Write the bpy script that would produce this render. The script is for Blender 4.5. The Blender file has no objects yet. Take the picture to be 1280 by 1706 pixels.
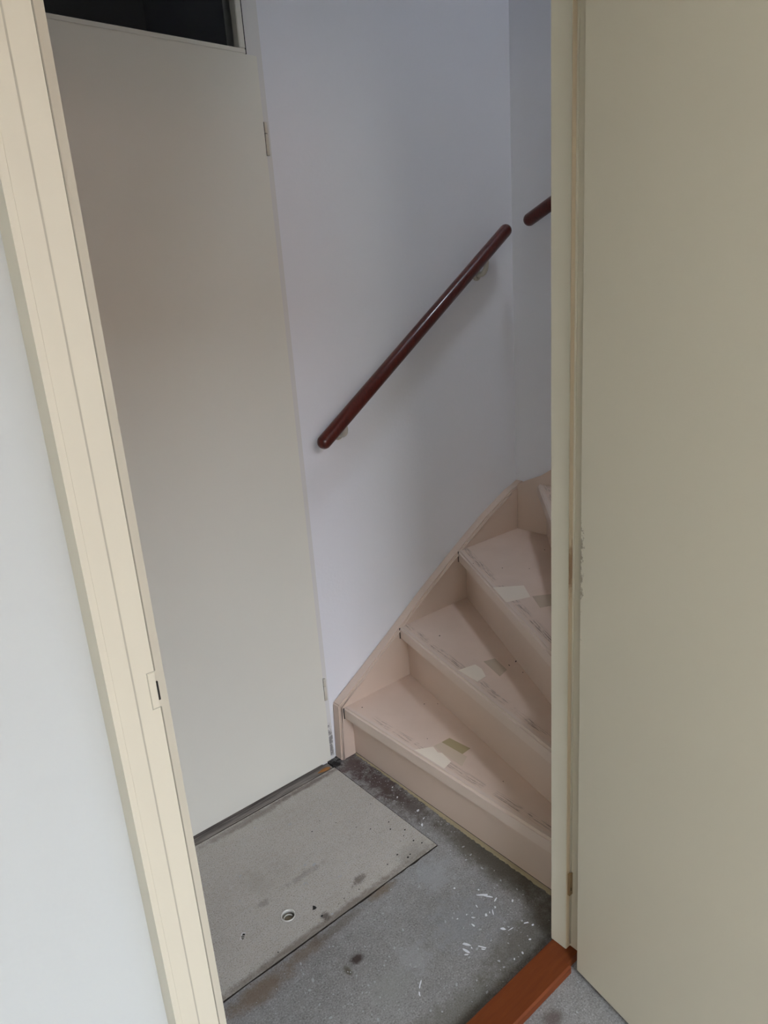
import bpy, bmesh, math, random
from mathutils import Vector, Matrix, noise as mnoise
random.seed(7)
sc = bpy.context.scene
C = sc.collection

# ------------------------------------------------------------------ camera
CAM_H = 1.425
cam_d = bpy.data.cameras.new('camera')
cam_d.sensor_fit = 'VERTICAL'
cam_d.sensor_height = 36.0
cam_d.lens = 1170.0 / 1706.0 * 36.0
cam_d.clip_start = 0.01
cam = bpy.data.objects.new('camera', cam_d)
C.objects.link(cam)
right = Vector((0.76159049, -0.64437472, -0.06900103))
down = Vector((-0.23723429, -0.17812716, -0.95498199))
fwd = Vector((0.6030753, 0.74367462, -0.28852773))
m = Matrix((right, -down, -fwd)).transposed().to_4x4()
m.translation = Vector((0, 0, CAM_H))
cam.matrix_world = m
sc.camera = cam

# ------------------------------------------------------------------ world, daylight, exposure
W = bpy.data.worlds.new('world')
sc.world = W
W.use_nodes = True
W.node_tree.nodes['Background'].inputs[0].default_value = (0.785, 0.865, 1.0, 1)
W.node_tree.nodes['Background'].inputs[1].default_value = 31.0
sc.view_settings.view_transform = 'Standard'
sc.view_settings.look = 'None'
sc.view_settings.gamma = 1.0
sc.view_settings.exposure = -0.12
sc.view_settings.use_curve_mapping = False
cy = sc.cycles
cy.adaptive_threshold = 0.05
cy.max_bounces = 6; cy.diffuse_bounces = 5; cy.glossy_bounces = 2; cy.transmission_bounces = 2; cy.transparent_max_bounces = 6
cy.caustics_reflective = False; cy.caustics_refractive = False

def area(name, loc, target, sx, sy, power, col, spread=180):
    l = bpy.data.lights.new(name, 'AREA')
    l.shape = 'RECTANGLE'; l.size = sx; l.size_y = sy
    l.energy = power; l.color = col; l.spread = math.radians(spread)
    o = bpy.data.objects.new(name, l)
    C.objects.link(o)
    o.location = loc
    o.rotation_euler = (Vector(target) - Vector(loc)).to_track_quat('-Z', 'Y').to_euler()
    return o

# daylight falling in through the room window behind the camera
wp = area('window_portal', (-0.09, -2.19, 1.80), (-0.09, 0, 1.80), 1.42, 1.90, 1, (1, 1, 1))
wq = area('fill_window_portal', (-1.79, -1.25, 1.55), (0, -1.25, 1.55), 1.30, 1.40, 1, (1, 1, 1))  # portal for the added side opening
wp.data.cycles.is_portal = wq.data.cycles.is_portal = True   # guides sampling of the sky through the window, gives no light of its own
# daylight from the roof window above the stair flight
area('roof_window_daylight', (1.75, 0.45, 4.36), (1.64, 1.40, 0.4), 0.34, 0.40, 2.6, (0.78, 0.86, 1.0), 70)

# ------------------------------------------------------------------ material helpers
class NT:
    def __init__(s, name):
        s.m = bpy.data.materials.new(name); s.m.use_nodes = True
        s.t = s.m.node_tree; s.n = s.t.nodes; s.l = s.t.links
        s.b = s.n['Principled BSDF']
    def new(s, typ, **kw):
        n = s.n.new(typ)
        for k, v in kw.items(): setattr(n, k, v)
        return n
    def link(s, a, b): s.l.new(a, b)
    def val(s, sock, v):
        if hasattr(v, 'is_output'): s.link(v, sock)
        else: sock.default_value = v
    def math(s, op, a, b=0.0, clamp=False):
        n = s.new('ShaderNodeMath', operation=op); n.use_clamp = clamp
        s.val(n.inputs[0], a); s.val(n.inputs[1], b)
        return n.outputs[0]
    def noise(s, vec, scale, detail=4, rough=0.55, dist=0.0):
        n = s.new('ShaderNodeTexNoise')
        if vec is not None: s.link(vec, n.inputs['Vector'])
        n.inputs['Scale'].default_value = scale; n.inputs['Detail'].default_value = detail
        n.inputs['Roughness'].default_value = rough; n.inputs['Distortion'].default_value = dist
        return n.outputs['Fac']
    def mapr(s, v, a, b, c=0.0, d=1.0, smooth=False):
        n = s.new('ShaderNodeMapRange')
        if smooth: n.interpolation_type = 'SMOOTHSTEP'
        s.val(n.inputs[0], v)
        for i, x in enumerate((a, b, c, d)): n.inputs[i+1].default_value = x
        return n.outputs[0]
    def mix(s, fac, a, b, typ='MIX'):
        n = s.new('ShaderNodeMix', data_type='RGBA', blend_type=typ)
        s.val(n.inputs['Factor'], fac)
        for k, v in (('A', a), ('B', b)):
            sock = [i for i in n.inputs if i.name == k and i.type == 'RGBA'][0]
            if isinstance(v, tuple): sock.default_value = v if len(v) == 4 else v + (1,)
            else: s.link(v, sock)
        return [o for o in n.outputs if o.type == 'RGBA'][0]
    def pos(s):
        return s.new('ShaderNodeNewGeometry').outputs['Position']
    def scaled(s, vec, v):
        n = s.new('ShaderNodeVectorMath', operation='MULTIPLY')
        s.link(vec, n.inputs[0]); n.inputs[1].default_value = v
        return n.outputs[0]
    def sep(s, vec):
        n = s.new('ShaderNodeSeparateXYZ'); s.link(vec, n.inputs[0]); return n.outputs
    def blob(s, vec, c, r, soft=0.5, wob=None, k=0.5):
        """1 inside an ellipse (centre c, radii r), fading at the rim; wob roughens it."""
        a = s.new('ShaderNodeVectorMath', operation='SUBTRACT'); s.link(vec, a.inputs[0]); a.inputs[1].default_value = c
        d = s.new('ShaderNodeVectorMath', operation='DIVIDE'); s.link(a.outputs[0], d.inputs[0]); d.inputs[1].default_value = r
        L = s.new('ShaderNodeVectorMath', operation='LENGTH'); s.link(d.outputs[0], L.inputs[0])
        v = L.outputs['Value']
        if wob is not None:
            v = s.math('ADD', v, s.math('MULTIPLY', s.math('SUBTRACT', wob, 0.5), k))
        return s.mapr(v, 1.0 - soft, 1.0 + soft * 0.4, 1.0, 0.0, True)
    def bump(s, h, strength, dist):
        n = s.new('ShaderNodeBump'); n.inputs['Strength'].default_value = strength
        n.inputs['Distance'].default_value = dist; s.link(h, n.inputs['Height'])
        s.link(n.outputs[0], s.b.inputs['Normal'])
    def fin(s, col, rough=0.5, spec=0.5, coat=0.0):
        if isinstance(col, tuple): s.b.inputs['Base Color'].default_value = col + (1,)
        else: s.link(col, s.b.inputs['Base Color'])
        s.val(s.b.inputs['Roughness'], rough)
        s.b.inputs['Specular IOR Level'].default_value = spec
        s.b.inputs['Coat Weight'].default_value = coat
        return s.m

def paint(name, col, rough=0.45, var=0.05, bscale=120, bstr=0.12, bdist=0.001, spec=0.4, dirt=None):
    t = NT(name); p = t.pos()
    n = t.noise(p, 3.0, 1)
    d = tuple(c * (1 - var) for c in col)
    c = t.mix(n, col, d)
    if dirt:
        w = t.noise(p, 60, 3, 0.7)
        for (cc, rr, dc, st, k) in dirt:
            mk = t.math('MULTIPLY', t.blob(p, cc, rr, 0.6, w, k), st)
            c = t.mix(mk, c, dc)
    if bstr > 0: t.bump(t.noise(p, bscale, 1, 0.6), bstr, bdist)
    return t.fin(c, rough, spec)

M = {}
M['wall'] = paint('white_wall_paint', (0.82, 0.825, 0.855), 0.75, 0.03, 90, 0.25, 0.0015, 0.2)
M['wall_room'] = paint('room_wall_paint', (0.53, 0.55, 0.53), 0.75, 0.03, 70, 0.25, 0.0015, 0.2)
M['ceil'] = paint('ceiling_paint', (0.75, 0.72, 0.66), 0.8, 0.03)
M['frame'] = paint('cream_frame_gloss', (0.62, 0.575, 0.455), 0.38, 0.04, 60, 0.1, 0.0006, 0.4)
M['rabbet'] = paint('yellowed_rabbet_paint', (0.62, 0.50, 0.34), 0.4, 0.1, 60, 0.1, 0.0006, 0.4,
                    dirt=[((1.028, 0.72, 0.93), (0.03, 0.03, 0.05), (0.25, 0.13, 0.06), 0.8, 1.6)])
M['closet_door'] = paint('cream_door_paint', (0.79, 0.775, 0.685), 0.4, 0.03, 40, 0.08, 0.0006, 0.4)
M['post'] = paint('white_post_paint', (0.74, 0.73, 0.70), 0.5, 0.05, 60, 0.15, 0.001, 0.4,
                  dirt=[((1.068, 1.67, 0.06), (0.02, 0.03, 0.055), (0.13, 0.12, 0.115), 0.75, 4.5)])
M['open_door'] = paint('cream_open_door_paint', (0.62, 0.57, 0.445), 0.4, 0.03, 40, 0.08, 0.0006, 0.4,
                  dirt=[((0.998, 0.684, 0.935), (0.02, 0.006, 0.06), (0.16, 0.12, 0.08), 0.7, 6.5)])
M['stair'] = paint('beige_stair_paint', (0.66, 0.525, 0.43), 0.42, 0.05, 50, 0.12, 0.0008, 0.4)
M['metal'] = NT('painted_bracket_metal').fin((0.50, 0.47, 0.40), 0.35)
M['hinge'] = NT('painted_hinge').fin((0.66, 0.62, 0.52), 0.4)
M['dark'] = NT('dark_gap').fin((0.015, 0.013, 0.011), 0.9)
M['hingewood'] = paint('bare_hinge_recess', (0.33, 0.22, 0.11), 0.6, 0.3)
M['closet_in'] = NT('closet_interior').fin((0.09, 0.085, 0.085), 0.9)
M['seal'] = paint('old_sealant', (0.48, 0.40, 0.25), 0.7, 0.3, 200, 0.5, 0.002)
M['fleck'] = NT('white_paint_fleck').fin((0.70, 0.71, 0.73), 0.6)
M['fleckdim'] = NT('grey_paint_fleck').fin((0.36, 0.36, 0.36), 0.7)
M['pale_patch'] = paint('pale_paint_patch', (0.86, 0.765, 0.64), 0.5, 0.08)
M['tape'] = paint('olive_tape_residue', (0.43, 0.345, 0.19), 0.5, 0.2)
M['tape_dim'] = paint('brown_tape_residue', (0.55, 0.44, 0.33), 0.5, 0.2)
M['crumb'] = NT('dark_crumb').fin((0.05, 0.035, 0.03), 0.9)
M['chip'] = paint('orange_wood_splinter', (0.50, 0.22, 0.06), 0.7, 0.5, 150, 0.4, 0.001)
M['brass'] = NT('dull_ring_metal').fin((0.66, 0.64, 0.58), 0.35)
M['brass'].node_tree.nodes['Principled BSDF'].inputs['Metallic'].default_value = 0.25
M['cup'] = NT('ring_cup_metal').fin((0.22, 0.18, 0.12), 0.45)
M['cup'].node_tree.nodes['Principled BSDF'].inputs['Metallic'].default_value = 0.6
M['white_print'] = NT('white_label').fin((0.62, 0.62, 0.60), 0.6)
g = NT('window_glass'); g.fin((0.9, 0.93, 0.95), 0.02)
g.b.inputs['Transmission Weight'].default_value = 1.0
g.b.inputs['IOR'].default_value = 1.3
M['glass'] = g.m
g = NT('clear_window_pane')
tr_ = g.new('ShaderNodeBsdfTransparent'); gl_ = g.new('ShaderNodeBsdfGlossy'); gl_.inputs['Roughness'].default_value = 0.02
fr_ = g.new('ShaderNodeFresnel'); fr_.inputs['IOR'].default_value = 1.35
mx_ = g.new('ShaderNodeMixShader'); g.link(fr_.outputs[0], mx_.inputs[0]); g.link(tr_.outputs[0], mx_.inputs[1]); g.link(gl_.outputs[0], mx_.inputs[2])
g.link(mx_.outputs[0], g.n['Material Output'].inputs[0])
M['pane'] = g.m

def wood(name, a, b, axis_scale, rough, coat, spec=0.5):
    t = NT(name); tc = t.new('ShaderNodeTexCoord').outputs['Object']
    v = t.scaled(tc, axis_scale)
    n = t.noise(v, 6, 5, 0.6, 0.3)
    c = t.mix(t.mapr(n, 0.3, 0.7), a, b)
    t.bump(n, 0.08, 0.0006)
    return t.fin(c, rough, spec, coat)
M['mahogany'] = wood('mahogany_varnish', (0.105, 0.018, 0.010), (0.055, 0.010, 0.007), (30, 30, 2), 0.3, 0.2, 0.4)
M['threshold'] = wood('orange_brown_threshold_paint', (0.17, 0.042, 0.009), (0.135, 0.030, 0.007), (2, 20, 20), 0.5, 0.0, 0.3)
M['sill'] = wood('weathered_sill_wood', (0.10, 0.085, 0.072), (0.34, 0.30, 0.265), (2, 40, 40), 0.85, 0.0, 0.2)

# concrete floor
t = NT('stained_concrete'); p = t.pos()
n1 = t.noise(p, 5, 5, 0.6); n2 = t.noise(p, 45, 6, 0.65); n3 = t.noise(p, 260, 3, 0.7)
n4 = t.noise(p, 620, 1, 0.6)
c = t.mix(t.mapr(n1, 0.3, 0.7), (0.205, 0.196, 0.184), (0.265, 0.258, 0.248))
c = t.mix(t.mapr(n2, 0.5, 0.8, 0, 0.5), c, (0.40, 0.39, 0.375))
c = t.mix(t.mapr(n2, 0.42, 0.2, 0, 0.6), c, (0.10, 0.09, 0.078))
c = t.mix(t.mapr(n3, 0.54, 0.70, 0, 0.75), c, (0.44, 0.43, 0.415))
c = t.mix(t.mapr(n3, 0.46, 0.30, 0, 0.75), c, (0.065, 0.058, 0.05))
c = t.mix(t.mapr(n4, 0.62, 0.74, 0, 0.7), c, (0.55, 0.54, 0.52))
w = t.noise(p, 34, 7, 0.78)
def st(cc, rr, col, s, k=2.4, soft=0.7):
    k = max(k * 1.6, 2.0)
    global c
    c = t.mix(t.math('MULTIPLY', t.blob(p, cc + (0,), rr + (1,), soft, w, k), s), c, col)
# reddish-black stain between hatch and first riser
st((1.095, 1.60), (0.055, 0.075), (0.105, 0.068, 0.062), 0.8)
st((1.10, 1.47), (0.052, 0.11), (0.080, 0.050, 0.045), 0.85)
st((1.10, 1.34), (0.055, 0.10), (0.085, 0.062, 0.052), 0.7)
st((1.056, 1.655), (0.035, 0.035), (0.012, 0.010, 0.009), 0.95)
# olive dirt along the riser and the threshold
st((1.11, 1.02), (0.055, 0.24), (0.080, 0.066, 0.042), 0.75, 0.8)
st((1.00, 0.82), (0.16, 0.05), (0.085, 0.072, 0.048), 0.65, 0.9)
st((0.70, 0.80), (0.22, 0.05), (0.10, 0.09, 0.06), 0.5, 0.9)
# pale scraped places
st((0.97, 1.10), (0.055, 0.06), (0.33, 0.335, 0.34), 0.5)
st((0.92, 0.95), (0.10, 0.07), (0.27, 0.275, 0.285), 0.5)
st((0.77, 0.96), (0.035, 0.05), (0.35, 0.35, 0.35), 0.5)
st((0.68, 0.94), (0.05, 0.04), (0.27, 0.27, 0.25), 0.45)
# rust brown along the hatch joint
st((0.47, 1.130), (0.09, 0.030), (0.16, 0.105, 0.06), 0.7, 1.4)
st((0.60, 1.140), (0.06, 0.022), (0.15, 0.10, 0.06), 0.6, 1.4)
st((0.84, 1.152), (0.05, 0.016), (0.15, 0.10, 0.055), 0.65, 1.4)
st((0.70, 1.145), (0.08, 0.016), (0.11, 0.08, 0.055), 0.5, 1.4)
# spots
st((0.675, 1.045), (0.017, 0.014), (0.045, 0.028, 0.022), 0.9, 1.0)
st((0.641, 1.035), (0.008, 0.017), (0.08, 0.065, 0.035), 0.8, 1.0)
st((0.88, 0.66), (0.025, 0.02), (0.09, 0.06, 0.05), 0.7, 1.2)
h = t.math('ADD', t.math('MULTIPLY', n2, 0.6), t.math('MULTIPLY', n3, 0.5))
t.bump(h, 0.45, 0.0025)
M['concrete'] = t.fin(c, 0.85, 0.25)

# hatch board
t = NT('grey_hatch_board'); p = t.pos()
n1 = t.noise(p, 6, 4, 0.6); n2 = t.noise(p, 70, 5, 0.65); n3 = t.noise(p, 320, 2, 0.6)
c = t.mix(t.mapr(n1, 0.3, 0.7), (0.385, 0.35, 0.30), (0.455, 0.42, 0.365))
c = t.mix(t.mapr(n2, 0.4, 0.75, 0, 0.45), c, (0.50, 0.485, 0.46))
c = t.mix(t.mapr(n3, 0.46, 0.28, 0, 0.75), c, (0.13, 0.118, 0.10))
c = t.mix(t.mapr(n3, 0.56, 0.72, 0, 0.6), c, (0.56, 0.54, 0.50))
c = t.mix(t.mapr(n2, 0.36, 0.22, 0, 0.6), c, (0.14, 0.125, 0.105))
w = t.noise(p, 50, 7, 0.78)
st((0.68, 1.172), (0.42, 0.014), (0.13, 0.10, 0.075), 0.65, 0.9)
st((0.82, 1.22), (0.022, 0.012), (0.11, 0.09, 0.07), 0.7, 3.0)
st((0.69, 1.19), (0.014, 0.012), (0.08, 0.06, 0.05), 0.8, 1.4)
st((0.72, 1.335), (0.07, 0.010), (0.20, 0.18, 0.15), 0.45, 2.6)
st((0.60, 1.33), (0.02, 0.012), (0.20, 0.18, 0.15), 0.5, 2.4)
st((0.62, 1.40), (0.03, 0.06), (0.30, 0.27, 0.22), 0.35, 2.0)
st((0.93, 1.625), (0.16, 0.012), (0.12, 0.085, 0.07), 0.7, 0.9)
st((0.72, 1.620), (0.16, 0.016), (0.15, 0.12, 0.10), 0.6, 0.9)
st((0.98, 1.18), (0.06, 0.05), (0.16, 0.145, 0.12), 0.4, 1.0)
# swirl scratches
wv = t.new('ShaderNodeTexWave', wave_type='RINGS'); t.link(p, wv.inputs[0]); wv.inputs['Scale'].default_value = 9; wv.inputs['Distortion'].default_value = 9
c = t.mix(t.mapr(wv.outputs['Fac'], 0.9, 1.0, 0, 0.18), c, (0.42, 0.41, 0.39))
t.bump(n2, 0.2, 0.001)
M['hatch'] = t.fin(c, 0.8, 0.25)

# stair tread: same paint plus a torn residue band behind the nosing (UV: u along the nosing, v behind it, metres)
t = NT('beige_tread_paint'); p = t.pos()
uv = t.new('ShaderNodeUVMap'); uv.uv_map = 'tread'
n1 = t.noise(p, 7, 4, 0.6)
c = t.mix(t.mapr(n1, 0.3, 0.7), (0.72, 0.57, 0.47), (0.67, 0.52, 0.42))
su = t.sep(uv.outputs[0])
stretch = t.scaled(uv.outputs[0], (14, 320, 1))
s1 = t.noise(stretch, 1.0, 4, 0.7, 0.6)
gate = t.noise(t.scaled(uv.outputs[0], (11, 3, 1)), 1.0, 3, 0.6)
band = t.math('MULTIPLY', t.mapr(su[1], 0.016, 0.024), t.mapr(su[1], 0.046, 0.034))
mk = t.math('MULTIPLY', t.math('MULTIPLY', band, t.mapr(gate, 0.40, 0.50)), t.mapr(s1, 0.50, 0.58))
mk = t.math('MULTIPLY', mk, t.mapr(su[0], 0.10, 0.16))
c = t.mix(t.math('MULTIPLY', mk, 0.7), c, (0.12, 0.075, 0.055))
nose = t.mapr(su[1], 0.012, 0.020, 0.5, 0.0)
c = t.mix(nose, c, (0.68, 0.585, 0.51))
sp = t.noise(p, 330, 2, 0.5)
c = t.mix(t.mapr(sp, 0.74, 0.78, 0, 0.7), c, (0.16, 0.11, 0.09))
t.bump(t.noise(p, 60, 4, 0.6), 0.12, 0.0008)
M['tread'] = t.fin(c, 0.42, 0.4)

# ------------------------------------------------------------------ mesh helpers
def link(name, me, mat, parent=None):
    o = bpy.data.objects.new(name, me); C.objects.link(o)
    if mat is not None: me.materials.append(mat)
    if parent is not None:
        o.parent = parent
        w = Matrix.Identity(4); q = parent
        while q is not None:
            w = Matrix.Translation(q.location) @ w if q.parent is None else w
            q = q.parent
        o.matrix_parent_inverse = w.inverted() if parent.parent is None else Matrix.Identity(4)
    return o
def done(name, bm, mat, parent=None, bev=0.0, seg=2, smooth=False):
    bmesh.ops.recalc_face_normals(bm, faces=bm.faces)
    if bev > 0:
        bmesh.ops.bevel(bm, geom=[e for e in bm.edges if len(e.link_faces) == 2 and e.calc_face_angle(0) > 0.5],
                        offset=bev, segments=seg, affect='EDGES', clamp_overlap=True)
    me = bpy.data.meshes.new(name); bm.to_mesh(me); bm.free()
    if smooth:
        for f in me.polygons: f.use_smooth = True
    return link(name, me, mat, parent)
def box(bm, x0, x1, y0, y1, z0, z1):
    vs = [bm.verts.new((x, y, z)) for z in (z0, z1) for (x, y) in ((x0, y0), (x1, y0), (x1, y1), (x0, y1))]
    for f in ((3, 2, 1, 0), (4, 5, 6, 7), (0, 1, 5, 4), (1, 2, 6, 5), (2, 3, 7, 6), (3, 0, 4, 7)):
        bm.faces.new([vs[i] for i in f])
def boxes(name, lst, mat, parent=None, bev=0.0, seg=2):
    bm = bmesh.new()
    for b in lst: box(bm, *b)
    return done(name, bm, mat, parent, bev, seg)
def prism(bm, pts, axis, a, b):
    """polygon pts extruded along axis from a to b; pts are the other two coordinates in order."""
    def mk(q, v):
        return {'x': (v, q[0], q[1]), 'y': (q[0], v, q[1]), 'z': (q[0], q[1], v)}[axis]
    A = [bm.verts.new(mk(q, a)) for q in pts]; B = [bm.verts.new(mk(q, b)) for q in pts]
    bm.faces.new(A[::-1]); bm.faces.new(B)
    n = len(pts)
    for i in range(n): bm.faces.new((A[i], A[(i+1) % n], B[(i+1) % n], B[i]))
def prism_o(name, pts, axis, a, b, mat, parent=None, bev=0.0, seg=2):
    bm = bmesh.new(); prism(bm, pts, axis, a, b)
    return done(name, bm, mat, parent, bev, seg)
def tube(bm, pts, rads, n=20):
    """rings along pts with radii, ends closed."""
    rings = []
    P = [Vector(q) for q in pts]
    for i, q in enumerate(P):
        d = (P[min(i+1, len(P)-1)] - P[max(i-1, 0)]).normalized()
        up = Vector((0, 0, 1)) if abs(d.z) < 0.95 else Vector((1, 0, 0))
        s = d.cross(up).normalized(); u = s.cross(d)
        rings.append([bm.verts.new(q + (s * math.cos(a) + u * math.sin(a)) * rads[i]) for a in [2 * math.pi * k / n for k in range(n)]])
    for A, B in zip(rings, rings[1:]):
        for k in range(n): bm.faces.new((A[k], A[(k+1) % n], B[(k+1) % n], B[k]))
    bm.faces.new(rings[0][::-1]); bm.faces.new(rings[-1])
def empty(name, loc):
    o = bpy.data.objects.new(name, None); o.location = loc; o.empty_display_size = 0.05
    C.objects.link(o); return o
def tag(o, label=None, cat=None, group=None, kind=None):
    if label: o['label'] = label
    if cat: o['category'] = cat
    if group: o['group'] = group
    if kind: o['kind'] = kind
    return o
def S(o, label=None, cat=None):
    return tag(o, label, cat, None, 'structure')

# key planes (metres): camera stands at x=0, y=0
YW = 1.680     # far wall
XR = 2.016     # stair side wall
YF0, YR, YF1 = 0.694, 0.726, 0.766   # doorway frame: room face, rabbet, hall edge
WY0, WY1 = 0.7305, 0.785             # partition wall faces
XL, XRJ = 0.249, 1.017               # clear opening of the doorway
RISE = 0.188

# ------------------------------------------------------------------ floor with the hatch pit
HX0, HX1, HY0, HY1 = 0.300, 1.046, 1.1655, 1.6365
bm = bmesh.new()
def quad(a, b, c_, d): bm.faces.new([bm.verts.new(q) for q in (a, b, c_, d)])
px0, px1, py1 = HX0 - 0.003, HX1 + 0.0022, 1.76
quad((-1.8, -2.2, 0), (2.2, -2.2, 0), (2.2, 1.10, 0), (-1.8, 1.10, 0))
quad((-1.8, 1.10, 0), (px0, 1.10, 0), (px0, 2.3, 0), (-1.8, 2.3, 0))
quad((px1, 1.10, 0), (2.2, 1.10, 0), (2.2, 2.3, 0), (px1, 2.3, 0))
quad((px0, py1, 0), (px1, py1, 0), (px1, 2.3, 0), (px0, 2.3, 0))
N = 90; prev = None
for i in range(N + 1):
    x = px0 + (px1 - px0) * i / N
    y = HY0 - 0.0042 + (mnoise.noise(Vector((x * 40, 3.1, 0))) * 0.0022 + mnoise.noise(Vector((x * 12, 9.1, 0))) * 0.0018) * (0 if i in (0, N) else 1)
    if prev:
        quad((prev[0], 1.10, 0), (x, 1.10, 0), (x, y, 0), (prev[0], prev[1], 0))
        quad((prev[0], prev[1], 0), (x, y, 0), (x, y, -0.04), (prev[0], prev[1], -0.04))
    prev = (x, y)
quad((px0, 1.16, 0), (px0, py1, 0), (px0, py1, -0.04), (px0, 1.16, -0.04))
quad((px1, 1.16, 0), (px1, py1, 0), (px1, py1, -0.04), (px1, 1.16, -0.04))
quad((px0, py1, 0), (px1, py1, 0), (px1, py1, -0.04), (px0, py1, -0.04))
quad((px0, 1.15, -0.04), (px1, 1.15, -0.04), (px1, py1, -0.04), (px0, py1, -0.04))
quad((-1.8, -2.2, -0.06), (2.2, -2.2, -0.06), (2.2, 2.3, -0.06), (-1.8, 2.3, -0.06))
bmesh.ops.remove_doubles(bm, verts=bm.verts, dist=1e-5)
floor = S(done('floor', bm, M['concrete']), 'bare stained concrete floor of hall and room', 'floor')
for f in floor.data.polygons:
    pass

# paint flecks and drips on the concrete, real thin scabs of paint
def flecks(name, lst, mat, parent, z, th=0.0006, seed=1):
    rnd = random.Random(seed); bm = bmesh.new()
    for (x, y, a, b, ang) in lst:
        n = 8; ca, sa = math.cos(ang), math.sin(ang)
        pts = []
        for k in range(n):
            r = 1 + rnd.uniform(-0.35, 0.3); q = 2 * math.pi * k / n
            u, v = math.cos(q) * a * r, math.sin(q) * b * r
            pts.append((x + u * ca - v * sa, y + u * sa + v * ca))
        prism(bm, pts, 'z', z, z + th)
    return tag(done(name, bm, mat, parent), kind='stuff')
FL = [(1.010, 0.968, .016, .0025, -0.75), (1.018, 0.953, .012, .002, -0.9), (1.022, 0.936, .009, .0014, 0.2), (0.975, 0.955, .005, .0016, 1.2),
      (1.005, 0.922, .0028, .0024, 0.3), (0.972, 0.922, .0036, .0030, 0.5), (0.990, 0.916, .007, .0014, 0.9), (0.984, 0.921, .004, .001, 0.9),
      (0.945, 0.938, .005, .0013, -0.9), (0.929, 0.924, .006, .0018, -1.5), (0.972, 0.869, .006, .0030, -1.1), (0.985, 0.856, .008, .0007, -0.2),
      (0.880, 0.900, .010, .0030, -1.1), (0.868, 0.888, .010, .0030, -1.4), (0.862, 0.881, .005, .0016, -0.6), (0.882, 0.885, .002, .002, 0),
      (0.901, 0.870, .013, .0018, -1.1), (0.898, 0.865, .005, .0015, -1.0), (1.050, 0.905, .0042, .0028, 0.2), (1.024, 0.842, .006, .0018, -0.5),
      (1.030, 0.828, .003, .0024, 0), (1.015, 0.985, .002, .002, 0), (0.915, 0.962, .002, .0016, 0), (0.940, 0.955, .0024, .001, 0.4),
      (0.93, 0.80, .003, .0016, 0.6), (0.955, 0.797, .004, .0018, 1.0), (0.995, 0.808, .003, .0018, -0.3), (0.975, 1.03, .003, .0022, 0.4),
      (1.10, 1.30, .006, .0030, 0.3), (1.095, 1.385, .004, .0024, 0.8), (1.115, 1.43, .003, .0018, 0.2), (1.07, 1.25, .006, .0028, 0.9),
      (1.09, 1.265, .004, .002, 0.1), (0.735, 0.90, .010, .002, 0.6), (0.72, 0.885, .006, .0016, 1.0)]
flecks('paint_flecks', FL, M['fleck'], floor, 0.0, 0.0006)
rnd = random.Random(4)
FD = []
for i in range(230):
    x = rnd.uniform(0.45, 1.10); y = rnd.uniform(0.78, 1.14)
    r = rnd.choice([.0008, .001, .0012, .0016, .0022])
    FD.append((x, y, r * rnd.uniform(1, 2), r, rnd.uniform(0, 3)))
for i in range(90):
    x = rnd.uniform(1.055, 1.135); y = rnd.uniform(1.14, 1.60)
    r = rnd.choice([.0008, .001, .0014]); FD.append((x, y, r * rnd.uniform(1, 2.2), r, rnd.uniform(0, 3)))
for i in range(60):
    x = rnd.uniform(0.75, 1.0); y = rnd.uniform(0.48, 0.685)
    r = rnd.choice([.0008, .001, .0014]); FD.append((x, y, r * rnd.uniform(1, 2), r, rnd.uniform(0, 3)))
flecks('grit_specks', FD, M['fleckdim'], floor, 0.0, 0.0004)
boxes('sill_plank', [(px0, px1 - 0.001, 1.6425, 1.755, -0.035, -0.005)], M['sill'], floor, 0.002)

# ------------------------------------------------------------------ hatch
hatch = empty('floor_hatch', (0.67, 1.40, 0))
tag(hatch, 'grey hatch board let into the concrete floor before the closed door', 'hatch')
RC = (0.6245, 1.2555)
bm = bmesh.new()
# panel with a round hole for the lifting ring: ring of quads fanned to the rectangle
n = 32; R0 = 0.0185; zt, zb = 0.0, -0.030
inner = [(RC[0] + R0 * math.cos(2*math.pi*k/n), RC[1] + R0 * math.sin(2*math.pi*k/n)) for k in range(n)]
def toRect(k):
    a = 2 * math.pi * k / n; dx, dy = math.cos(a), math.sin(a)
    ts = []
    if dx > 1e-9: ts.append((HX1 - RC[0]) / dx)
    if dx < -1e-9: ts.append((HX0 - RC[0]) / dx)
    if dy > 1e-9: ts.append((HY1 - RC[1]) / dy)
    if dy < -1e-9: ts.append((HY0 - RC[1]) / dy)
    tt = min(ts); return (RC[0] + dx * tt, RC[1] + dy * tt)
outer = [toRect(k) for k in range(n)]
for (cx, cy) in ((HX0, HY0), (HX1, HY0), (HX1, HY1), (HX0, HY1)):
    k = min(range(n), key=lambda k: (outer[k][0]-cx)**2 + (outer[k][1]-cy)**2)
    outer[k] = (cx, cy)
vi = [bm.verts.new(q + (zt,)) for q in inner]; vo = [bm.verts.new(q + (zt,)) for q in outer]
wi = [bm.verts.new(q + (zb,)) for q in inner]; wo = [bm.verts.new(q + (zb,)) for q in outer]
for k in range(n):
    j = (k + 1) % n
    bm.faces.new((vi[k], vo[k], vo[j], vi[j])); bm.faces.new((wi[j], wo[j], wo[k], wi[k]))
    bm.faces.new((vo[k], wo[k], wo[j], vo[j])); bm.faces.new((vi[j], wi[j], wi[k], vi[k]))
panel = done('hatch_panel', bm, M['hatch'], hatch)
panel.data.materials.append(paint('shaded_board_edge', (0.045, 0.034, 0.026), 0.9))  # sides coloured dark, putting the joint's shade into the board edge
for f in panel.data.polygons:
    if abs(f.normal.z) < 0.5: f.material_index = 1
bm = bmesh.new()
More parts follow.
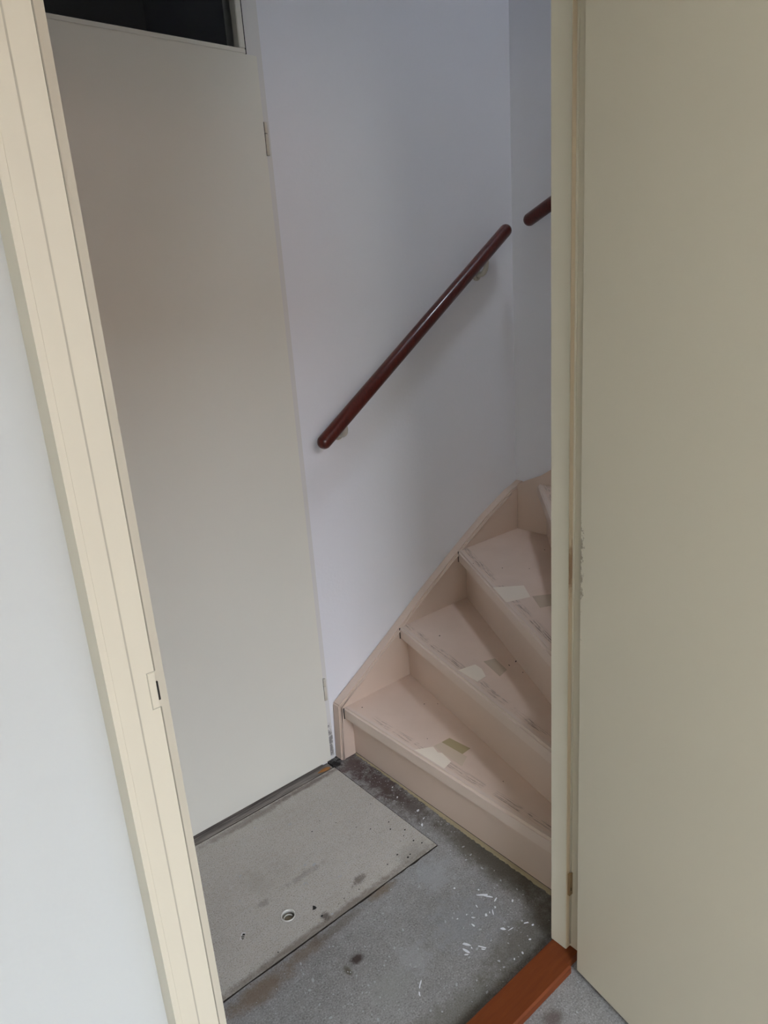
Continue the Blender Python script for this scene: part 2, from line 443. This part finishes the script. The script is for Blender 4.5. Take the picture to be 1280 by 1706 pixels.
def lathe(bm, c, prof, n=32):
    rings = [[bm.verts.new((c[0] + r * math.cos(2*math.pi*k/n), c[1] + r * math.sin(2*math.pi*k/n), z)) for k in range(n)] for (r, z) in prof]
    for A, B in zip(rings, rings[1:]):
        for k in range(n): bm.faces.new((A[k], A[(k+1) % n], B[(k+1) % n], B[k]))
    return rings
lathe(bm, RC, [(0.0182, -0.0005), (0.0180, 0.0017), (0.0165, 0.0021), (0.0152, 0.0011), (0.0150, -0.0075), (0.0168, -0.0075), (0.0182, -0.0005)])
lr = tag(done('lifting_ring', bm, M['brass'], hatch, smooth=True), 'round metal lifting ring')
bm = bmesh.new()
r_ = lathe(bm, RC, [(0.0153, -0.0055), (0.0150, -0.011), (0.006, -0.012), (0.001, -0.012)]); bm.faces.new(r_[-1])
done('ring_cup', bm, M['cup'], hatch, smooth=True)
bm = bmesh.new()
tube(bm, [(RC[0] + 0.0115 * math.cos(a), RC[1] + 0.0115 * math.sin(a), -0.009) for a in [math.pi * 1.7 * k / 14 for k in range(15)]], [0.0016] * 15, 8)
done('pull_loop', bm, M['brass'], hatch, smooth=True)
# nail and screw holes, white spatters, printed mark
HOLES = [(0.946, 1.215, .0030), (0.995, 1.300, .0028), (1.010, 1.325, .0020), (1.022, 1.270, .0026), (1.012, 1.222, .0028), (1.022, 1.200, .0026), (1.005, 1.255, .0016),
         (0.960, 1.188, .0030), (0.972, 1.192, .0024), (0.905, 1.208, .0022), (0.955, 1.34, .0020), (0.93, 1.375, .0016), (0.90, 1.43, .0014), (0.87, 1.47, .0016),
         (0.99, 1.40, .0014), (0.80, 1.196, .0018), (0.755, 1.200, .0015), (0.735, 1.196, .0012), (0.775, 1.205, .0012), (0.83, 1.45, .0022), (1.02, 1.42, .0014), (0.98, 1.34, .0012),
         (0.965, 1.31, .0012), (0.552, 1.185, .0016), (0.985, 1.245, .0012)]
flecks('screw_holes', [(x, y, r, r * .8, 0.3) for x, y, r in HOLES], M['dark'], hatch, 0.0, 0.0003, 3)
flecks('knot_hole', [(0.684, 1.229, .0075, .0048, 0.9), (0.684, 1.196, .0035, .003, 0.3)], M['dark'], hatch, 0.0, 0.0004, 8)
WS = [(0.765, 1.345, .006, .004, 0.2), (0.745, 1.36, .004, .003, 0.4), (0.83, 1.29, .004, .002, 1), (0.80, 1.52, .005, .003, 0.6), (0.91, 1.47, .004, .003, 0), (0.945, 1.28, .003, .003, 0),
      (0.71, 1.31, .006, .002, 0.4), (0.715, 1.305, .005, .0015, 1.4), (0.79, 1.265, .007, .002, -0.5), (0.60, 1.45, .004, .003, 0.3), (0.705, 1.183, .004, .0028, 0.3),
      (0.93, 1.405, .0025, .002, 0), (0.97, 1.45, .002, .003, 0), (0.72, 1.58, .0035, .0025, 0.6), (0.56, 1.38, .003, .002, 0)]
flecks('paint_spatters', WS, M['fleckdim'], hatch, 0.0, 0.0003, 5)
# worn printed mark: white block with dark bars and crossed strokes
u = Vector((0.62, -0.60, 0)).normalized(); v = Vector((0.60, 0.62, 0)).normalized(); c0 = Vector((0.5124, 1.281, 0))
def mark(lst, mat, name, th):
    bm = bmesh.new()
    for (a0, a1, b0, b1) in lst:
        pts = [c0 + u * a + v * b for a, b in ((a0, b0), (a1, b0), (a1, b1), (a0, b1))]
        prism(bm, [(q.x, q.y) for q in pts], 'z', 0.0, th)
    return done(name, bm, mat, hatch)
mark([(-.0045, .0045, .008, .0105), (-.0045, -.002, .001, .008), (-.0045, -.003, -.010, -.002), (-.001, .001, -.010, -.007)], M['white_print'], 'printed_label', 0.0003)
mark([(-.0015, .004, .0035, .0075), (-.002, .000, -.002, .002), (.001, .0035, -.001, .001), (-.001, .004, -.0055, -.004), (.0015, .003, -.009, -.007)], M['dark'], 'label_print', 0.0004)

# orange splinter in the dark joint by the hinge corner
bm = bmesh.new()
prism(bm, [(0.992, 1.6545), (1.006, 1.6480), (1.030, 1.6445), (1.040, 1.6500), (1.032, 1.6585), (1.012, 1.6600)], 'z', -0.005, -0.0018)
tag(done('wood_splinter', bm, M['chip'], None, 0.001, 1), 'orange-brown wood splinter in the dark joint under the closed door', 'splinter')

# ------------------------------------------------------------------ walls and ceilings
TOP = 4.4
S(boxes('wall_far', [(1.0785, XR + 0.1, YW, YW + 0.08, -0.05, TOP), (-0.60, 0.262, YW, YW + 0.08, -0.05, 2.45), (0.262, 1.0785, YW, YW + 0.08, 2.44, TOP), (-0.60, 0.262, YW, YW + 0.08, 2.45, TOP)],
        M['wall']), 'white wall behind the stairs carrying the handrail', 'wall')
S(boxes('wall_right', [(XR, XR + 0.1, -1.28, YW, -0.05, TOP)], M['wall']), 'white stairwell side wall beyond the corner', 'wall')
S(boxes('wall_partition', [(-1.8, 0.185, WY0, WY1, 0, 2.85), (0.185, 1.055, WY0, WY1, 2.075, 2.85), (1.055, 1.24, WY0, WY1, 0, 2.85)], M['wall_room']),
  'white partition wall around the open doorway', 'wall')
S(boxes('wall_stair_side', [(1.18, 1.24, -2.2, WY0, 0, 2.85), (1.18, 1.24, -1.2, YW, 2.85, TOP)], M['wall']), 'partition between room and stair flight', 'wall')
S(boxes('wall_stair_end', [(1.24, XR, -1.28, -1.2, 0, TOP)], M['wall']), 'white end wall of the stairwell', 'wall')
S(boxes('wall_hall_end', [(-0.66, -0.60, WY1, YW + 0.08, 0, 2.85)], M['wall']), 'white end wall of the hall', 'wall')
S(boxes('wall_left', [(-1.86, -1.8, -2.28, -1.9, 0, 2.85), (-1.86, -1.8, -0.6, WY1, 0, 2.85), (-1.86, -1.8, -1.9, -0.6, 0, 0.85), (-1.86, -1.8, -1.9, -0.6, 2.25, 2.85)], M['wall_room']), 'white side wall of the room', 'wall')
WX0, WX1, WZ0, WZ1 = -0.80, 0.62, 0.85, 2.75
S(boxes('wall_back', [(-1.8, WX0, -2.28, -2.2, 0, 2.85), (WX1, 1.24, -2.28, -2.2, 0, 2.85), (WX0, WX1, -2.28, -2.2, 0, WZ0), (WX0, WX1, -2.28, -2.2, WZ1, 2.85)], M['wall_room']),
  'white window wall behind the viewer', 'wall')
S(boxes('ceiling', [(-1.86, 1.18, -2.28, WY1, 2.85, 2.91), (-0.66, 1.18, WY1, YW, 2.85, 2.91)], M['ceil']), 'plain cream ceiling', 'ceiling')
RX0, RX1, RY0, RY1 = 1.56, 1.94, 0.25, 0.67
S(boxes('ceiling_stairwell', [(1.18, RX0, -1.28, YW + 0.08, TOP, TOP + 0.06), (RX1, XR + 0.1, -1.28, YW + 0.08, TOP, TOP + 0.06), (RX0, RX1, -1.28, RY0, TOP, TOP + 0.06), (RX0, RX1, RY1, YW + 0.08, TOP, TOP + 0.06)],
        M['ceil']), 'white ceiling high above the stairs', 'ceiling')

# outside: paving and an added, unseen wall that blocks the low sky
S(boxes('ground', [(-14, 16, -14, -2.3, -0.10, -0.02), (-14, -1.88, -2.3, 8, -0.10, -0.02)], paint('grey_paving', (0.22, 0.21, 0.20), 0.9)), 'grey paving outside the window', 'ground')
S(boxes('wall_sky_blocker', [(-14, 16, -12.3, -12.0, -0.02, 5.85)], paint('brick_red', (0.22, 0.13, 0.10), 0.9)), 'added unseen tall wall blocking the low sky', 'wall')

def window(name, label, axis, x0, x1, a0, a1, at):
    r = S(empty(name, ((x0 + x1) / 2, at if axis == 'y' else (a0 + a1) / 2, a0 if axis == 'y' else at)), label, 'window')
    def fb(nm, u0, u1, v0, v1, d0, d1, mat, bev=0.003):
        b = (u0, u1, d0, d1, v0, v1) if axis == 'y' else (u0, u1, v0, v1, d0, d1)
        boxes(nm, [b], mat, r, bev)
    w = 0.05
    fb('frame_rail', x0, x1, a0, a0 + w, at - .03, at + .03, M['frame']); fb('frame_rail', x0, x1, a1 - w, a1, at - .03, at + .03, M['frame'])
    fb('frame_stile', x0, x0 + w, a0 + w, a1 - w, at - .03, at + .03, M['frame']); fb('frame_stile', x1 - w, x1, a0 + w, a1 - w, at - .03, at + .03, M['frame'])
    xm = (x0 + x1) / 2
    return r
window('window_1', 'room window behind the viewer', 'y', WX0, WX1, WZ0, WZ1, -2.24)
S(boxes('wall_added_bounce', [(-4.0, -3.7, -12.0, 8, -0.02, 4.2)], paint('pale_render', (0.52, 0.46, 0.37), 0.9)), 'added unseen pale wall bouncing warm light into the side window', 'wall')  # added out of view: hides the sky and bounces warm light indoors
w3 = S(empty('fill_window', (-1.83, -1.25, 0.85)), 'added unseen side window for extra daylight', 'window')  # added opening, out of view, to brighten the open door and stairs
for b_ in ((-1.9, -0.6, .85, .90), (-1.9, -0.6, 2.20, 2.25), (-1.9, -1.85, .90, 2.20), (-0.65, -0.6, .90, 2.20)):
    boxes('frame_bar', [(-1.855, -1.805, b_[0], b_[1], b_[2], b_[3])], M['frame'], w3, 0.003)
window('window_2', 'roof window above the stair flight', 'z', RX0, RX1, RY0, RY1, TOP + 0.03)

# ------------------------------------------------------------------ doorway frame (trim_1)
fr = S(empty('trim_1', (0.63, 0.73, 0)), 'cream painted wooden frame of the open doorway', 'door frame')
ZT = 2.045
def jamb_prof(side):
    # plan profile of the jamb: clear edge, rabbet, room face
    if side < 0:
        return [(XL, YR), (XL, YF1), (0.185, YF1), (0.185, YF0 + 0.0005), (0.2045, YF0 + 0.0005), (0.2287, YF0), (0.2287, YR)]
    return [(XRJ, YR), (1.0315, YR), (1.0315, YF0), (1.055, YF0), (1.055, YF1), (XRJ, YF1)]
jl = prism_o('jamb', jamb_prof(-1), 'z', 0.0, ZT, M['frame'], fr, 0.0012)
jr = prism_o('jamb', jamb_prof(1), 'z', 0.0205, ZT, M['frame'], fr, 0.0012)
boxes('frame_head', [(0.185, 1.055, YF0, YF1, ZT, ZT + 0.03)], M['frame'], fr, 0.0012)
# left architrave, standing 37 mm proud of the plaster, with a fine joint against the jamb
boxes('architrave', [(0.1764, 0.1838, YF0, WY0, 0, 2.09), (0.1838, 0.2025, YF0 - 0.0006, YF0 + 0.0004, 0, 2.09)], M['frame'], fr, 0.0)
boxes('architrave', [(0.1764, 1.063, YF0, WY0, ZT + 0.03, ZT + 0.06)], M['frame'], fr, 0.001)
boxes('joint_line', [(0.2025, 0.2045, YF0 + 0.0001, YF0 + 0.0004, 0, 2.04)], paint('joint_filler', (0.45, 0.42, 0.33)), fr)
# painted-over strike plate and its dark slot
boxes('strike_plate', [(0.2195, 0.2272, YF0 - 0.0009, YF0 + 0.0004, 1.016, 1.058)], M['frame'], fr, 0.0004, 1)
boxes('plate_seam', [(0.2186, 0.2195, YF0 - 0.0002, YF0 + 0.0004, 1.0155, 1.0585), (0.2186, 0.2284, YF0 - 0.0002, YF0 + 0.0004, 1.0146, 1.0155), (0.2186, 0.2284, YF0 - 0.0002, YF0 + 0.0004, 1.0585, 1.0593)],
      paint('seam_dirt', (0.40, 0.38, 0.30)), fr)
boxes('latch_slot', [(0.2272, 0.2292, YF0 - 0.0011, YF0 + 0.012, 1.024, 1.046)], M['dark'], fr)
boxes('edge_shade_line', [(0.2278, 0.2290, YF0 - 0.0003, YF0 + 0.003, 0, 1.0146), (0.2278, 0.2290, YF0 - 0.0003, YF0 + 0.003, 1.0593, 2.04)], paint('edge_shade_paint', (0.30, 0.275, 0.21)), fr)  # dark strip painting in the shade line along the rabbet edge
# yellowed rabbet of the hinge jamb, white bead, bare hinge recess
boxes('rabbet_face', [(XRJ + 0.0008, 1.0300, YR - 0.0006, YR + 0.0006, 0.022, 2.04)], M['rabbet'], fr)
bm = bmesh.new(); tube(bm, [(1.0298, YR - 0.0014, 0.03), (1.0298, YR - 0.0014, 2.03)], [0.0023, 0.0023], 14)
done('rabbet_bead', bm, M['frame'], fr, smooth=True)
boxes('hinge_recess', [(1.0205, 1.0312, YR - 0.0062, YR - 0.0005, 0.170, 0.226)], M['hingewood'], fr, 0.0005, 1)
boxes('screw_scratch', [(1.0245, 1.0262, YR - 0.0066, YR - 0.0062, 0.182, 0.190)], M['dark'], fr)

# threshold
bm = bmesh.new(); prism(bm, [(YF0, 0.0), (0.7635, 0.0), (0.7635, 0.0185), (0.7615, 0.0205), (YF0 + 0.004, 0.0205), (YF0, 0.0165)], 'x', XL + 0.0, 0.992)
prism(bm, [(YR - 0.022, 0.0), (0.7635, 0.0), (0.7635, 0.0185), (0.7615, 0.0204), (YR - 0.022, 0.0204)], 'x', 0.9922, 1.0548)
tag(done('door_threshold', bm, M['threshold']), 'orange-brown painted wooden threshold strip at the foot of the doorway', 'threshold')

# ------------------------------------------------------------------ open door on the right (door_2)
ang = math.atan2(0.9732 - 0.9977, 0.5482 - 0.6856)          # direction of the leaf from its hinge corner
d = Vector((0.9732 - 0.9977, 0.5482 - 0.6856, 0)).normalized(); nrm = Vector((-d.y, d.x, 0))   # nrm points away from the viewer
hc = Vector((0.9985, 0.6850, 0))
def leafpt(s, t_): q = hc + d * s + nrm * t_; return (q.x, q.y)
dr = S(empty('door_2', (hc.x, hc.y, 0)), 'plain cream door standing open at the right', 'door')
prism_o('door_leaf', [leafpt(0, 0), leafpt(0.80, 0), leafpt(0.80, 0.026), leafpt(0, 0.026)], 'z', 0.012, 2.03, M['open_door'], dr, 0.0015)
for v_ in dr.children[0].data.vertices: v_.co.x -= 0.0055 * v_.co.z      # the leaf hangs slightly out of plumb
for z in (0.195, 1.80):
    bm = bmesh.new(); q = leafpt(-0.004, 0.030)
    tube(bm, [(q[0], q[1], z - 0.035), (q[0], q[1], z + 0.035)], [0.006, 0.006], 12); done('hinge', bm, M['hinge'], dr, smooth=True)

# ------------------------------------------------------------------ closet door with transom (door_1, trim_2)
DX0, DX1, DYF = 0.290, 1.055, 1.664
d1 = S(empty('door_1', (0.67, DYF, 0)), 'closed flush cream door left of the stairs', 'door')
boxes('door_leaf', [(DX0, DX1, DYF, DYF + 0.012, 0.010, 2.0115), (DX0 + 0.025, DX1 - 0.028, DYF + 0.012, DYF + 0.036, 0.010, 2.000)], M['closet_door'], d1, 0.001)
for z0, z1 in ((1.792, 1.868), (0.228, 0.304)):
    zm = z1 - 0.026
    h_ = None
    for k, (a, b) in enumerate(((z0, zm - 0.0008), (zm + 0.0008, z1))):
        bm = bmesh.new(); tube(bm, [(DX1 + 0.0045, DYF + 0.001, a), (DX1 + 0.0045, DYF + 0.001, a + .001), (DX1 + 0.0045, DYF + 0.001, b - .001), (DX1 + 0.0045, DYF + 0.001, b)], [0.0036, 0.0048, 0.0048, 0.0036], 14)
        done('hinge_barrel', bm, M['hinge'], d1, smooth=True)
    boxes('hinge_notch', [(DX1 - 0.0012, DX1 + 0.0003, DYF - 0.0004, DYF + 0.004, z0, z1)], M['dark'], d1)
t2 = S(empty('trim_2', (0.67, YW, 0)), 'white painted frame and glazed transom of the closed door', 'door frame')
boxes('post', [(1.0295, 1.0785, 1.6775, 1.755, -0.04, 2.44)], M['post'], t2, 0.0012)
boxes('post', [(0.262, 0.3105, 1.6775, 1.755, -0.04, 2.44)], M['post'], t2, 0.0012)
boxes('transom_rail', [(0.3105, 1.0295, 1.6775, 1.755, 2.001, 2.022)], M['closet_door'], t2, 0.001)
boxes('frame_head', [(0.3105, 1.0295, 1.6775, 1.755, 2.40, 2.44)], M['closet_door'], t2, 0.001)
boxes('glazing_bead', [(0.3105, 1.0280, 1.667, 1.6774, 2.0128, 2.0240)], M['closet_door'], t2, 0.0015)
boxes('glazing_bead', [(1.0120, 1.0280, 1.667, 1.692, 2.0245, 2.40)], M['closet_door'], t2, 0.0015)
boxes('bead_gap', [(1.0282, 1.0294, 1.667, 1.6774, 2.0128, 2.40)], M['dark'], t2)
boxes('transom_pane', [(0.3105, 1.0285, 1.694, 1.698, 2.0225, 2.3995)], M['pane'], t2)
# dim cupboard behind
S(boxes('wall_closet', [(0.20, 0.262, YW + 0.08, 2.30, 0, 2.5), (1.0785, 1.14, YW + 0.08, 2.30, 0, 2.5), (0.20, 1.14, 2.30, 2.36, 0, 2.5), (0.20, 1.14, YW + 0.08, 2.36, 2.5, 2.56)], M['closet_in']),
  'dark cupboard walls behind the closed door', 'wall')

# ------------------------------------------------------------------ staircase
stair = empty('winder_staircase', (1.15, 1.2, 0))
tag(stair, 'beige painted wooden winder stairs turning right up the corner', 'staircase')
YS = 1.642          # face of the wall stringer
XS = 1.975          # face of the side stringer
YI = 0.786          # inner side (partition)
XI = 1.241
# nosing lines: (outer point, inner point), from the lowest step up
NOS = [((1.108, YS), (1.108, YI)), ((1.3632, YS), (1.148, YI)), ((1.6545, YS), (1.184, 0.800)), ((XS, 1.547), (1.255, 0.862)),
       ((XS, 1.140), (XI, 0.900)), ((XS, 0.83), (XI, 0.83))]
for k in range(7): NOS.append(((XS, 0.61 - 0.22 * k), (XI, 0.61 - 0.22 * k)))
def line_at(P, Q, y=None, x=None):
    if y is not None: tt = (y - P[1]) / (Q[1] - P[1])
    else: tt = (x - P[0]) / (Q[0] - P[0])
    return (P[0] + (Q[0] - P[0]) * tt, P[1] + (Q[1] - P[1]) * tt)
def shifted(P, Q, dist):
    dv = Vector((Q[0] - P[0], Q[1] - P[1])).normalized(); nv = Vector((dv.y, -dv.x))
    # uphill side: away from the foot of the stairs for a nosing running outer -> inner
    nv = -nv
    return (P[0] + nv.x * dist, P[1] + nv.y * dist), (Q[0] + nv.x * dist, Q[1] + nv.y * dist)
RO = 0.030   # riser set-back behind the nosing
treads = []
for i, (P, Q) in enumerate(NOS[:-1]):
    z = RISE * (i + 1)
    Pn, Qn = NOS[i + 1]
    Pb, Qb = shifted(Pn, Qn, RO + 0.012)
    if i <= 2:
        if i < 2:
            ob = line_at(Pb, Qb, y=YS); ib = line_at(Pb, Qb, y=YI if i == 0 else 0.80)
            pts = [P, ob, ib, Q]
        else:
            ob = line_at(Pb, Qb, x=XS)
            pts = [P, (XS, YS), ob, (1.27, 0.855), Q]
    else:
        ob = line_at(Pb, Qb, x=XS); ib = line_at(Pb, Qb, x=XI + 0.014 if i == 3 else XI)
        pts = [P, ob, ib, Q]
    bm = bmesh.new(); prism(bm, pts, 'z', z - 0.044, z)
    bmesh.ops.recalc_face_normals(bm, faces=bm.faces)
    ed = [e for e in bm.edges if all(abs((Vector((Q[0]-P[0], Q[1]-P[1], 0)).normalized().cross(Vector((v.co.x - P[0], v.co.y - P[1], 0)))).z) < 1e-4 for v in e.verts) and abs(e.verts[0].co.z - e.verts[1].co.z) < 1e-6]
    bmesh.ops.bevel(bm, geom=ed, offset=0.006, segments=3, affect='EDGES')
    ul = bm.loops.layers.uv.new('tread')
    dv = Vector((Q[0]-P[0], Q[1]-P[1])).normalized(); nv = Vector((-dv.y, dv.x))
    for f in bm.faces:
        for l in f.loops:
            r = Vector((l.vert.co.x - P[0], l.vert.co.y - P[1])); l[ul].uv = (r.dot(dv) + i * 1.37, abs(r.dot(nv)))
    tr = done('tread', bm, M['tread'], stair); treads.append(tr)
for i, (P, Q) in enumerate(NOS[:-1]):
    A, B = shifted(P, Q, RO); A2, B2 = shifted(P, Q, RO + 0.012)
    if i < 3:
        yi = 0.7875 if i < 2 else 0.815
        A, B, A2, B2 = line_at(A, B, y=YS - 0.0003), line_at(A, B, y=yi), line_at(A2, B2, y=YS - 0.0003), line_at(A2, B2, y=yi)
    z0 = 0.0 if i == 0 else RISE * i
    prism_o('riser', [A, A2, B2, B], 'z', z0 + (0.0002 if i else 0), RISE * (i + 1) - 0.044, M['stair'], stair)
# wall stringers
pr = [(1.082, 0.0), (XR - 0.0005, 0.0), (XR - 0.0005, 0.742), (1.986, 0.7299), (1.945, 0.7182), (1.81, 0.6532), (1.6804, 0.5779), (1.4962, 0.4644), (1.3217, 0.3475), (1.2119, 0.2754), (1.0915, 0.1985)]
ws = prism_o('wall_stringer', pr, 'y', YS, YW - 0.0005, M['stair'], stair, 0.004, 2)
pr = [(YS - 0.0005, 0.05), (YS - 0.0005, 0.738), (1.532, 0.785), (1.35, 0.90), (1.10, 1.11), (0.83, 1.36), (-0.92, 2.86), (-0.92, 2.40), (0.83, 0.86), (1.2, 0.60), (1.5, 0.05)]
prism_o('side_stringer', pr, 'x', XS, XR - 0.0005, M['stair'], stair, 0.003, 2)
# thin bead run along the stringer edge
bm = bmesh.new()
run = [(1.0905, 0.004), (1.0985, 0.1935), (1.2125, 0.2660), (1.3225, 0.3375), (1.4970, 0.4540), (1.6810, 0.5670), (1.81, 0.6420), (1.945, 0.7070)]
tube(bm, [(x, YS - 0.0010, z) for x, z in run], [0.0030] * len(run), 8)
done('stringer_bead', bm, M['stair'], stair, smooth=True)
# newel at the turn
bm = bmesh.new(); box(bm, 1.185, 1.245, YI + 0.001, 0.862, 0.0, 1.55)
done('newel_post', bm, M['stair'], stair, 0.004)
# old sealant bead along the foot of the first riser, ragged towards the floor
rnd = random.Random(11); bm = bmesh.new(); prev = None; N = 170
for k in range(N + 1):
    y = YS - 0.002 - (YS - YI - 0.004) * k / N
    wd = 0.0045 + 0.0065 * min(1, max(0, (1.40 - y) / 0.2)) + rnd.uniform(-0.0016, 0.0020)
    ring = [bm.verts.new((1.1395 + 0.0002, y, 0.0005)), bm.verts.new((1.1395 - wd, y, 0.0005)), bm.verts.new((1.1395 - wd * 0.8, y, 0.0035)), bm.verts.new((1.1395 + 0.0002, y, 0.006))]
    if prev:
        for a in range(4): bm.faces.new((prev[a], prev[(a+1) % 4], ring[(a+1) % 4], ring[a]))
    else: bm.faces.new(ring)
    prev = ring
bm.faces.new(prev[::-1])
done('sealant_strip', bm, M['seal'], stair)
boxes('gap_line', [(1.1376, 1.1379, YI + 0.002, YS - 0.002, 0.0062, 0.0078)], M['dark'], stair)
# patches and tape left on the treads
def patch(name, pts, z, mat, par, th=0.0004):
    bm = bmesh.new(); prism(bm, pts, 'z', z, z + th); return done(name, bm, mat, par)
patch('paint_patch', [(1.118, 1.3178), (1.1656, 1.2905), (1.156, 1.262), (1.163, 1.252), (1.1531, 1.2059), (1.118, 1.1985)], .188, M['pale_patch'], treads[0])
patch('tape', [(1.1976, 1.288), (1.2277, 1.2862), (1.2336, 1.2086), (1.1991, 1.2070)], .188, M['tape'], treads[0])
patch('tape_stain', [(1.168, 1.292), (1.1976, 1.288), (1.200, 1.19), (1.158, 1.17), (1.163, 1.25)], .188, paint('stain_a', (0.63, 0.51, 0.385)), treads[0], 0.0002)
patch('paint_patch', [(1.294, 1.3045), (1.3517, 1.2911), (1.346, 1.26), (1.3222, 1.2221), (1.284, 1.2205)], .376, M['pale_patch'], treads[1])
patch('tape', [(1.3817, 1.2849), (1.418, 1.2721), (1.3908, 1.2027), (1.3488, 1.1936)], .376, M['tape_dim'], treads[1])
patch('paint_patch', [(1.4904, 1.3377), (1.5623, 1.2772), (1.5089, 1.2095), (1.4336, 1.2371)], .564, M['pale_patch'], treads[2])
patch('tape', [(1.5156, 1.2083), (1.5752, 1.1700), (1.5193, 1.1178), (1.468, 1.1431)], .564, M['tape_dim'], treads[2])
flecks('crumbs', [(1.445, 1.215, .0045, .0018, 0.4), (1.446, 1.198, .0025, .002, 0), (1.415, 1.215, .0035, .0012, 1.2), (1.41, 1.16, .002, .0012, 0), (1.41, 1.50, .002, .002, 0)], M['crumb'], treads[1], .376, 0.001, 6)
flecks('crumbs', [(1.30, 1.47, .0022, .0014, 0), (1.33, 1.44, .0016, .0014, 0), (1.18, 1.33, .0012, .0012, 0), (1.19, 1.05, .0016, .001, 0), (1.15, 1.60, .002, .002, 0)], M['crumb'], treads[0], .188, 0.0008, 7)
flecks('crumbs', [(1.63, 1.42, .002, .0016, 0), (1.85, 1.42, .003, .0015, 0.5), (1.68, 1.35, .0012, .0012, 0), (1.60, 1.52, .0012, .0012, 0)], M['crumb'], treads[2], .564, 0.0008, 9)
# dark end cracks where treads meet the stringer
for (x, z) in ((1.108, .188), (1.3632, .376), (1.6545, .564)):
    boxes('end_crack', [(x - 0.003, x + 0.001, YS - 0.0012, YS + 0.0003, z - 0.040, z - 0.002)], M['dark'], stair)

# ------------------------------------------------------------------ handrails
def capsule(name, a, b, r, mat, parent):
    a = Vector(a); b = Vector(b); dv = (b - a).normalized()
    pts, rr = [], []
    for k in range(7):
        q = math.pi / 2 * k / 6
        pts.append(a - dv * r * 1.0 * math.cos(q)); rr.append(max(0.0006, r * math.sin(q)))
    for k in range(7):
        q = math.pi / 2 * (1 - k / 6)
        pts.append(b + dv * r * 1.0 * math.cos(q)); rr.append(max(0.0006, r * math.sin(q)))
    bm = bmesh.new(); tube(bm, pts, rr, 24)
    # object axis along the rail so the grain follows it
    o = done(name, bm, mat, parent, smooth=True); return o
def bracket(parent, wall_pt, rail_pt, out):
    """cast bracket: wall rose, curved arm, saddle under the rail"""
    w_ = Vector(wall_pt); r = Vector(rail_pt); o_ = Vector(out)
    bm = bmesh.new(); tube(bm, [w_, w_ + o_ * 0.004, w_ + o_ * 0.007], [0.019, 0.019, 0.013], 22)
    b = done('bracket', bm, M['metal'], parent)
    bm = bmesh.new()
    P0, P1, P2 = w_ + o_ * 0.006, w_ + o_ * 0.050 + Vector((0, 0, -0.006)), r + Vector((0, 0, -0.018))
    pts = [P0 * (1-q)**2 + P1 * 2*q*(1-q) + P2 * q*q for q in [k / 8 for k in range(9)]]
    tube(bm, pts, [0.0085] * 9, 12); done('bracket_arm', bm, M['metal'], parent, smooth=True)
    bm = bmesh.new(); tube(bm, [w_ + o_ * 0.007 + Vector((0.0, 0, -0.012)), w_ + o_ * 0.010 + Vector((0, 0, -0.012))], [0.0045, 0.003], 10)
    done('bracket_screw', bm, M['metal'], parent)
h1 = empty('handrail', (1.51, YW, 1.33))
tag(h1, 'long varnished mahogany handrail sloping across the white far wall', 'handrail', 'handrails')
ra, rb = Vector((1.1165, 1.622, 1.0525)), Vector((1.9130, 1.622, 1.6140))
capsule('rail', ra, rb, 0.0205, M['mahogany'], h1)
for x, dz in ((1.192, 0.050), (1.815, 0.062)):
    q = ra + (rb - ra) * ((x - ra.x) / (rb.x - ra.x))
    bracket(h1, (x + 0.014, YW, q.z - dz), q, (0, -1, 0))
h2 = empty('handrail', (XR, 1.0, 1.85))
tag(h2, 'short dark handrail end on the side wall, cut off by the door frame', 'handrail', 'handrails')
ra, rb = Vector((1.952, 1.553, 1.641)), Vector((1.952, 0.45, 2.10))
capsule('rail', ra, rb, 0.0205, M['mahogany'], h2)
for y in (1.35, 0.65):
    q = ra + (rb - ra) * ((y - ra.y) / (rb.y - ra.y))
    bracket(h2, (XR, y, q.z - 0.055), q, (-1, 0, 0))
